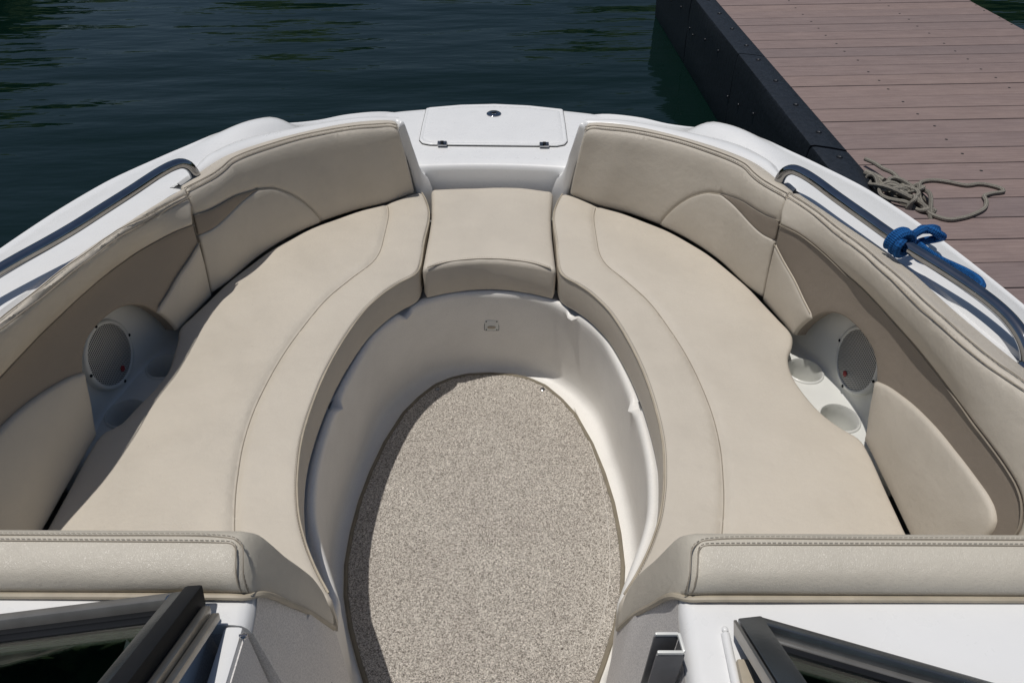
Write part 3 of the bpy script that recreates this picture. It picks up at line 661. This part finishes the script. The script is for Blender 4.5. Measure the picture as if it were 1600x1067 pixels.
out_ = np.array([(0, 2.11), (.24, 2.10), (.36, 2.03), (.55, 1.90), (.64, 1.74), (.685, 1.52), (.69, 1.3), (.69, 1.1), (.72, .95), (.80, .78), (.9, .5), (.9, .3), (.9, -.5)])
oo = spline(out_, 150); rimo = rr_.copy(); tgr = np.gradient(rr_, axis=0); tgr /= np.linalg.norm(tgr, axis=1)[:, None]; nro = np.stack([-tgr[:, 1], tgr[:, 0]], 1)
secs = [[(*(a_+(b_-a_)*k), -1.2075) for k in np.linspace(.02, 1, 6)] for a_, b_ in zip(rr_, oo)]
for sd_ in (1, -1): bpart('bench', loft(secs, flip=False), M_BENCH, sd_)
# access plate on the footwell front
fx = bpart('drain_plate', pad(rounded([(-.021, -.0205), (.021, -.0205), (.021, .0205), (-.021, .0205)], 60, .005), lambda p, h: np.column_stack([p[:, 0]+.004, 1.6515-h, -1.331+p[:, 1]]), .003, 0, .02, .008, .004), M_POD, 1, 50)
bpart('plate_outline', pad(rounded([(-.0225, -.022), (.0225, -.022), (.0225, .022), (-.0225, .022)], 60, .005), lambda p, h: np.column_stack([p[:, 0]+.004, 1.6535-h, -1.331+p[:, 1]]), .001, 0, .02, .01, .003), M_GREYBOX, 1, 50)  # darker backing that outlines the drain plate
put('latch', pad(rounded([(-.014, -.014), (.014, -.014), (.014, -.003), (-.014, -.003)], 40, .010), lambda p, h: np.column_stack([p[:, 0]+.004, 1.6500-h, -1.329+p[:, 1]]), .002, 0, .02, .006, .002), M_WELT, fx)
for x in (-.0155, .0155):
    for z in (-.0155, .0155): put('screw', disc((x+.004, 1.6512, -1.331+z), (0, -1, 0), .0020, .001, 10), M_BLACK, fx)

# ------------------------------------------------------------------ consoles (bulkheads) either side of the walk-through
def console(side):
    secs = []
    for y in np.r_[np.linspace(.606, .49, 10), [.47, .4435, .4425], np.linspace(.42, -.5, 12)]:
        zt = -.832 if y < .49 else -.835-(y-.49)/.116*.296
        xt = np.interp(-y, [-.606, -.553, -.49, -.425, -.374, .5], [.247, .258, .272, .266, .262, .255]); xb = np.interp(-y, [-.606, -.55, -.45, .5], [.240, .236, .232, .224])
        if y > .49: xt = np.interp(zt, [-1.14, -1.0, -.835], [.240, .2485, .272])
        if side < 0 and y < .443: xt = xb = .320
        rz = .02 if y <= .47 else .003
        s_ = [(xb, y, -1.57), (xb*.7+xt*.3, y, -1.30), (xb*.3+xt*.7, y, min(-1.0, zt-.004)), (xt, y, zt-rz), (xt+.003, y, zt-rz*.45), (xt+.009, y, zt-rz*.1), (xt+.018, y, zt), (xt+.05, y, zt+.002), (.6, y, zt+.004), (.97, y, zt+.006)]
        secs.append(s_)
    c = bpart('console', loft(secs, flip=False), M_WHITE, side, 60)
    wl = [[(s_[k][0]-.0012, s_[k][1], s_[k][2]) for k in (0, 1, 2, 3)] for s_ in secs]
    put('side_lining', loft(wl, flip=False), M_SPECK, c, side)
    put('front_face', ([(.247, .607, -1.14), (.247, .607, -1.57), (.97, .607, -1.57), (.97, .607, -1.14)], [(0, 1, 2, 3)]), M_SPECK, c, side)
    # bolster pad
    prof = np.array([(.481, -.823), (.480, -.811), (.483, -.800), (.492, -.7905), (.508, -.784), (.530, -.7805), (.545, -.785), (.553, -.795), (.559, -.82), (.567, -.86), (.588, -.93), (.604, -.985), (.615, -1.05), (.617, -1.10), (.616, -1.145), (.607, -1.150), (.575, -1.062), (.553, -1.003), (.52, -.915), (.492, -.842)])
    pr = spline(prof, 60, True); cen_ = pr.mean(0)
    xe = lambda z: np.interp(z, [-1.15, -1.04, -.98, -.93, -.86, -.81, -.78], [.236, .241, .246, .252, .263, .274, .286])
    secs = []
    for dx, sc in ((0, .80), (.0015, .90), (.004, .955), (.008, .985), (.014, 1.0), (.03, 1.0), (.06, 1.0), (.15, 1.0), (.3, 1.0), (.45, 1.0), (.6, 1.0)):
        q = cen_+(pr-cen_)*sc; k = min(1, dx/.3)
        secs.append([((xe(z)*(1-k)+.27*k+dx), y, z) for y, z in q])
    pd = put('bolster', loft(secs, close_v=True, cap0=True, cap1=True, flip=True), M_BOLSTER, c, side, 50)
    tag(pd, 'thick beige bolster capping the console')
    for o1, dz in ((-.005, .001), (.004, .0005)):
        path = [(.86, .532+o1, -.7812+dz), (.5, .532+o1, -.7812+dz), (.32, .531+o1, -.7815+dz), (.299-o1*.6, .528+o1*.6, -.7820+dz), (.289-o1, .520, -.7825+dz), (.2845-o1, .505, -.7845+dz), (.282-o1, .490, -.792), (.2795-o1, .4815, -.806), (.2785-o1, .480, -.82)]
        put('seam', tube(spline(path, 120), .0009, 6), M_STITCH, c, side)
        put('stitching', stitches(spline(path, 300)+np.array([0, .0025, .0004])), M_STITCH, c, side)
    welt = [(.9, .477, -.8245), (.5, .477, -.8245), (.30, .477, -.8250), (.279, .479, -.829), (.2665, .489, -.839), (.2545, .53, -.937), (.2465, .556, -1.005), (.239, .604, -1.142)]
    put('welt', tube(spline(welt, 120), .0042, 8), M_WELT, c, side)
    return c
con_r = console(1); con_l = console(-1)
tag(con_r, 'white console right of the walk-through'); tag(con_l, 'white console left of the walk-through')
# open grey bin on the right console
bx = []
bx += [bar((.224, .417, -.800), (.252, .417, -.800), .004, .006), bar((.252, .418, -.800), (.2545, .395, -.800), .004, .006), bar((.2545, .395, -.800), (.223, .395, -.800), .004, .006)]
bn = bpart('storage_bin', join(box(.2235, .2525, .4155, .4185, -.95, -.8035, .001), box(.2225, .2555, .393, .396, -.95, -.8035, .001), box(.2525, .2555, .3965, .4150, -.95, -.8035, .001)), M_GREYBOX)
put('rim', join(*bx), M_POD, bn)
# folded walk-through door on the left console
dr = bpart('walk_through_door', box(-.2955, -.2715, .02, .4405, -1.50, -.828, .006), M_WHITE)
put('face', box(-.2713, -.2690, .03, .436, -1.40, -.836, .0006), M_SPECK, dr)
put('latch', join(disc((-.2675, .4265, -.829), (0, 0, 1), .0042, .004, 14), tube([(-.272, .426, -.8245), (-.262, .427, -.8245)], .0018, 8)[:2]), M_CHROME, dr)
# windscreens
def V3(*a): return np.array(a, float)
def screen(side):
    if side > 0: A_, B_, top = V3(.352, .430, -.812), V3(.80, .286, -.812), V3(.012, -.182, .094)
    else: A_, B_, top = V3(-.345, .460, -.812), V3(-.90, .378, -.812), V3(.0, -.194, .102)
    ws = bpart('windscreen', bar(A_+V3(0, -.007, -.006), B_+V3(0, -.007, -.006), .034, .012), M_ALUDARK)
    d = (B_-A_)/np.linalg.norm(B_-A_); pn_ = np.cross(d, top); pn_ /= np.linalg.norm(pn_)
    put('lower_frame', bar(A_+V3(0, .002, .004), B_+V3(0, .002, .004), .018, .016, tuple(top)), M_FRAME if side < 0 else M_ALUDARK, ws)
    put('lower_frame', bar(A_+V3(0, -.013, .002), B_+V3(0, -.013, .002), .010, .012, tuple(top)), M_BLACK if side < 0 else M_FRAME, ws)
    put('gasket', bar(A_+V3(0, -.023, .006), B_+V3(0, -.023, .006), .009, .014, tuple(top)), M_BLACK, ws)
    g0, g1 = A_+V3(0, -.022, .006), B_+V3(0, -.022, .006); t_ = top*1.9; th_ = pn_*.0025
    gv = [g0-th_, g1-th_, g1+t_-th_, g0+t_-th_, g0+th_, g1+th_, g1+t_+th_, g0+t_+th_]
    gl = put('glass', (gv, [(0, 1, 2, 3), (7, 6, 5, 4), (0, 4, 5, 1), (1, 5, 6, 2), (2, 6, 7, 3), (3, 7, 4, 0)]), M_GLASS, ws, 1, 30, None, False)
    bm_ = bmesh.new(); bm_.from_mesh(gl.data); bmesh.ops.recalc_face_normals(bm_, faces=list(bm_.faces)); bm_.to_mesh(gl.data); bm_.free()
    dk = [A_+V3(0, -.03, .001), B_+V3(0, -.03, .001)]
    rows = [[p*(1-k)+q*k for k in np.linspace(0, 1, 8)] for p, q in ((dk[0]+V3(.012*side*-1, 0, -.004), dk[1]), (dk[0]+V3(.012*-side, -.004, .002), dk[1]+V3(0, -.004, .002)), (dk[0]+V3(.012*-side, -.2, .006), dk[1]+V3(0, -.2, .006)), (dk[0]+V3(.012*-side, -.6, .0), dk[1]+V3(0, -.6, .0)))]
    put('dash', loft(rows, flip=side < 0), M_DASH, ws)
    return ws, A_, top, pn_
ws, A_, top, pn_ = screen(1)
p0 = V3(.341, .432, -.806); put('post', bar(p0, p0+top*1.9, .024, .030, (1, 0, .1), .003), M_ALUDARK, ws)
put('post_trim', bar(p0+V3(-.0185, -.003, .001), p0+V3(-.0185, -.003, .001)+top*1.9, .020, .004, (1, 0, .1), .001), M_ALU, ws)
put('hinge_strip', join(tube([(.3165, .432, -.828), (.315, .40, -.826), (.312, .30, -.826)], .0055, 10)[:2], disc((.3175, .438, -.829), (0, 0, 1), .004, .003, 12)), M_WHITE, ws)
put('stop', bar((.327, .396, -.822), (.322, .27, -.815), .016, .012, (0, 0, 1), .003), M_WELT, ws)
ws, A_, top, pn_ = screen(-1)
p0 = V3(-.331, .466, -.803); put('post', bar(p0, p0+top*1.9, .030, .022, (1, 0, .1), .004), M_BLACK, ws)
put('post_trim', bar(p0+V3(-.018, -.006, .002), p0+V3(-.018, -.006, .002)+top*1.9, .020, .016, (1, 0, .1), .002), M_ALUDARK, ws)
put('folded_frame', bar(V3(-.3135, .449, -.806), V3(-.3135, .449, -.806)+top*1.9, .012, .012, (1, 0, .1), .003), M_ALU, ws)
put('folded_frame', bar(V3(-.3020, .444, -.812), V3(-.3020, .444, -.812)+top*1.9, .010, .010, (1, 0, .1), .002), M_ALU, ws)
put('screw', disc((-.358, .458, -.797), (0, -.1, 1), .006, .003, 14), M_CHROME, ws)

# ------------------------------------------------------------------ hand rails
RAIL = [[.728,1.618,-.842],[.729,1.616,-.822],[.735,1.611,-.803],[.745,1.600,-.792],[.757,1.580,-.788],[.773,1.545,-.787],[.801,1.448,-.785],[.83,1.354,-.783],[.853,1.282,-.782],[.876,1.222,-.781],[.903,1.159,-.780],[.928,1.096,-.780],[.944,1.042,-.780],[.953,.995,-.783],[.957,.955,-.792],[.958,.93,-.806],[.958,.915,-.828]]
for sd_ in (1, -1):
    rl = bpart('hand_rail', tube(spline(RAIL, 140), .0126, 20), M_CHROME, sd_, 40)
    for p in ((.731, 1.619, -.856), (.958, .913, -.822)): put('foot', lathe(p, (0, 0, 1), [(.021, -.006), (.021, .003), (.018, .007), (.0139, .010)], 24), M_CHROME, rl, sd_)

# ------------------------------------------------------------------ loose seat cushions
SEAT = [(.193,1.600),(.190,1.75),(.188,1.90),(.205,1.985),(.224,2.040),(.240,2.036),(.323,1.966),(.406,1.914),(.508,1.836),(.581,1.753),(.638,1.655),(.69,1.53),(.714,1.455),(.731,1.395),(.746,1.335),(.735,1.295),(.714,1.255),(.705,1.19),(.713,1.123),(.729,1.073),(.758,1.029),(.784,.998),(.789,.95),(.786,.85),(.784,.775),(.778,.625),(.40,.625),(.262,.622),(.240,.626),(.250,.645),(.276,.683),(.306,.735),(.334,.798),(.353,.864),(.362,.910),(.370,.968),(.373,1.03),(.370,1.121),(.361,1.21),(.343,1.308),(.312,1.419),(.288,1.471),(.262,1.514),(.232,1.550),(.208,1.573)]
SEAM = [(.322,1.953),(.313,1.906),(.308,1.774),(.311,1.68),(.327,1.624),(.369,1.558),(.406,1.49),(.437,1.409),(.464,1.309),(.481,1.216),(.489,1.126),(.492,1.043),(.488,.97),(.477,.9),(.466,.844),(.444,.765),(.40,.64)]
so = spline(SEAT, 330, True); sm = spline(SEAM, 130); lw = np.array(SEAT)
edge = spline([p for p in SEAT[29:]]+[SEAT[0]]+SEAT[1:5], 170)
zs = -1.098
def rel(p):
    return .003*np.sin(p[:, 0]*9+p[:, 1]*5)*np.sin(p[:, 1]*7-p[:, 0]*3)+.0015*np.sin(p[:, 0]*31+1.3)*np.sin(p[:, 1]*27)
seats = {}
for sd_ in (1, -1):
    s_o = spline([(x+(.016 if sd_ < 0 and .68 < x < .735 and 1.06 < y < 1.27 else 0), y) for x, y in SEAT], 330, True)
    s, c = thing_mesh('seat_cushion', pad(s_o, flat(zs), .010, .004, .05, .017, .088, [(sm, .0075, .008)], .004, rel), M_BEIGE, sd_, BOAT, 60)
    tag(s, ('beige vinyl bow seat cushion on the right, next to the dock' if sd_ > 0 else 'beige vinyl bow seat cushion on the left, its outer edge in shadow'), 'seat cushion', 'long bow seat cushions')
    put_on('seam', tube(np.column_stack([sm, np.full(len(sm), zs-.0029)+rel(sm)]), .0011, 6), M_STITCH, s, c, sd_)
    put_on('piping', tube(np.column_stack([edge, np.full(len(edge), zs-.0035)]), .0019, 6), M_WELT, s, c, sd_)
    e2 = cen2 = edge+np.array([0, 0]); put_on('stitching', stitches(np.column_stack([edge*np.array([1.0, 1])+np.array([.0045, 0]), np.full(len(edge), zs+.0008)])), M_STITCH, s, c, sd_)
CEN = [(-.196,2.050),(-.10,2.068),(0,2.073),(.10,2.068),(.196,2.050),(.188,1.97),(.181,1.88),(.180,1.78),(.1815,1.68),(.183,1.600),(.12,1.626),(.06,1.641),(0,1.646),(-.06,1.641),(-.12,1.626),(-.183,1.600),(-.1815,1.68),(-.180,1.78),(-.181,1.88),(-.188,1.97)]
co = rounded(even(np.vstack([CEN, CEN[:1]]), 200, True), 220, .012)
s, c = thing_mesh('seat_cushion', pad(co, flat(-1.096), .014, .010, .05, .015, .088, [], .006, lambda p: .002*np.sin(p[:, 0]*22)*np.sin(p[:, 1]*19)), M_BEIGE, 1, BOAT, 60)
tag(s, 'small beige centre cushion between the two long bow seats', 'seat cushion')
fe = spline([(-.168,1.608),(-.12,1.634),(-.06,1.649),(0,1.654),(.06,1.649),(.12,1.634),(.168,1.608)], 80)
put_on('seam', tube(np.column_stack([fe, np.full(80, -1.0950)]), .0016, 6), M_STITCH, s, c)
put_on('stitching', stitches(np.column_stack([fe+np.array([0, .006]), np.full(80, -1.0938)])), M_WELT, s, c)

# ------------------------------------------------------------------ snap-in carpet
CAR = [(0,1.600),(.07,1.595),(.12,1.577),(.165,1.548),(.21,1.492),(.247,1.43),(.285,1.32),(.308,1.217),(.322,1.12),(.327,1.03),(.325,.94),(.312,.86),(.287,.78),(.255,.705),(.215,.62),(.18,.55),(.16,.48),(.15,.35)]
CAR = np.array(CAR)*1.027
co = even(np.vstack([CAR, (CAR*np.array([-1, 1]))[::-1]]), 240, True)
def pile(p): return rng.normal(0, .0007, len(p))
s, c = thing_mesh('carpet_mat', pad(co, flat(-1.518), .003, 0, .05, .0055, .003, [], 0, pile), M_CARPET, 1, BOAT, 0)
tag(s, 'oval speckled tan-grey carpet mat on the footwell floor', 'carpet')
put_on('binding', tube(np.column_stack([np.vstack([co, co[:2]]), np.full(242, -1.5205)]), .006, 8), M_BIND, s, c)
for x, y in ((-.161, 1.573), (.161, 1.574)):
    put_on('snap', lathe((x, y, -1.5185), (0, 0, 1), [(.0075, 0), (.0072, .002), (.005, .003), (.0046, .0018), (.0005, .0018)], 18), M_CHROME, s, c)

fold = spline([(.246,1.455),(.272,1.36),(.290,1.26),(.300,1.15),(.302,1.05),(.296,.95),(.280,.86),(.25,.775),(.222,.71)], 90)*1.027
put_on('crease', tube(np.column_stack([fold+rng.normal(0, .0006, fold.shape), np.full(90, -1.5176)]), .0011, 5), M_CREASE, s, c)

# ------------------------------------------------------------------ ropes
# tan line heaped on the dock: a tangled hank and one long loop
def dockpts(L, dz=.0): return np.array([(x, y, z+dz) for x, y, z in L])
hank = []
for k in range(150):
    t = k/149*2*math.pi*7.3
    cx_, cy_ = 1.500+.030*math.sin(.37*t+.4), 2.375-.060*math.cos(.29*t)
    hank.append((cx_+.046*math.sin(t)+.022*math.sin(2.3*t+1), cy_+.066*math.cos(t*1.03+.3)+.03*math.sin(1.7*t), .022+.017*math.sin(1.37*t+.5)+.012*math.sin(2.9*t)))
lead = [(1.470, 2.64, .030), (1.485, 2.60, .034), (1.500, 2.54, .036), (1.512, 2.48, .045)]
tail = [(1.53, 2.33, .03), (1.545, 2.255, .012), (1.56, 2.225, .008), (1.597, 2.197, .0075), (1.65, 2.205, .0075), (1.706, 2.229, .0075), (1.765, 2.268, .0075), (1.801, 2.319, .0075), (1.815, 2.36, .0075), (1.85, 2.378, .0075), (1.905, 2.393, .0075), (1.908, 2.415, .0075), (1.875, 2.446, .0075), (1.842, 2.455, .0075), (1.79, 2.447, .0075), (1.73, 2.478, .0075), (1.68, 2.492, .0075), (1.63, 2.478, .0075), (1.60, 2.43, .009), (1.585, 2.39, .014), (1.555, 2.36, .03), (1.53, 2.37, .04)]
rp = spline(lead+hank+tail, 900)
V_, F_, U_ = tube(rp, .0080, 8)
c = np.array([1.55, 2.38, 0])
o = obj('rope', mesh('rope', V_-c, F_, M_ROPE_TAN, True, 0, U_), None, DOCK @ Matrix.Translation(c))
tag(o, 'weathered tan rope heaped in a tangle with one loop on dock boards', 'rope')
put_on('rope_end', tube(np.array([(1.445, 2.56, .012), (1.462, 2.52, .016), (1.478, 2.47, .02)]), .013, 10), M_ROPE_TAN, o, c)
# blue line hitched round the right rail
rl = spline(RAIL, 140)
def rail_at(y):
    k = np.argmin(abs(rl[:, 1]-y)); return rl[k], (rl[min(k+1, 139)]-rl[k-1])/np.linalg.norm(rl[min(k+1, 139)]-rl[k-1])
kp = []
pc_, tc_ = rail_at(1.258); sx = np.cross(tc_, (0, 0, 1)); sx /= np.linalg.norm(sx); sz = np.cross(sx, tc_)
for k in range(40):
    a_ = k/39*2*math.pi*2.15-.6; kp.append(pc_+tc_*(-.012+.026*k/39)+(sx*math.cos(a_)+sz*math.sin(a_))*.0222)
fr = lambda a_, b_, c_: (.897+a_, 1.272+b_, -.793+c_)
kp += [fr(-.004, .004, .014), fr(.018, .016, .020), fr(.045, .032, .016), fr(.072, .050, .004), fr(.088, .072, -.012), fr(.080, .088, -.022), fr(.058, .074, -.014), fr(.040, .044, .008), fr(.040, .016, .022), fr(.058, .010, .014), fr(.080, .030, -.004), fr(.084, .052, -.022), fr(.060, .050, -.026), fr(.032, .026, -.018), fr(.022, -.004, -.008), fr(.034, -.018, -.014),
       (.956, 1.243, -.818), (.980, 1.236, -.826), (1.0, 1.218, -.829), (1.012, 1.194, -.830), (1.008, 1.170, -.829), (.990, 1.152, -.826), (.965, 1.140, -.822)]
V_, F_, U_ = tube(spline(kp, 460), .0086, 10)
c = np.array([.92, 1.26, -.84])
o = obj('rope', mesh('rope', V_-c, F_, M_ROPE_BLUE, True, 0, U_), None, BOAT @ Matrix.Translation(c))
tag(o, 'bright blue braided rope knotted round the right hand rail', 'rope')
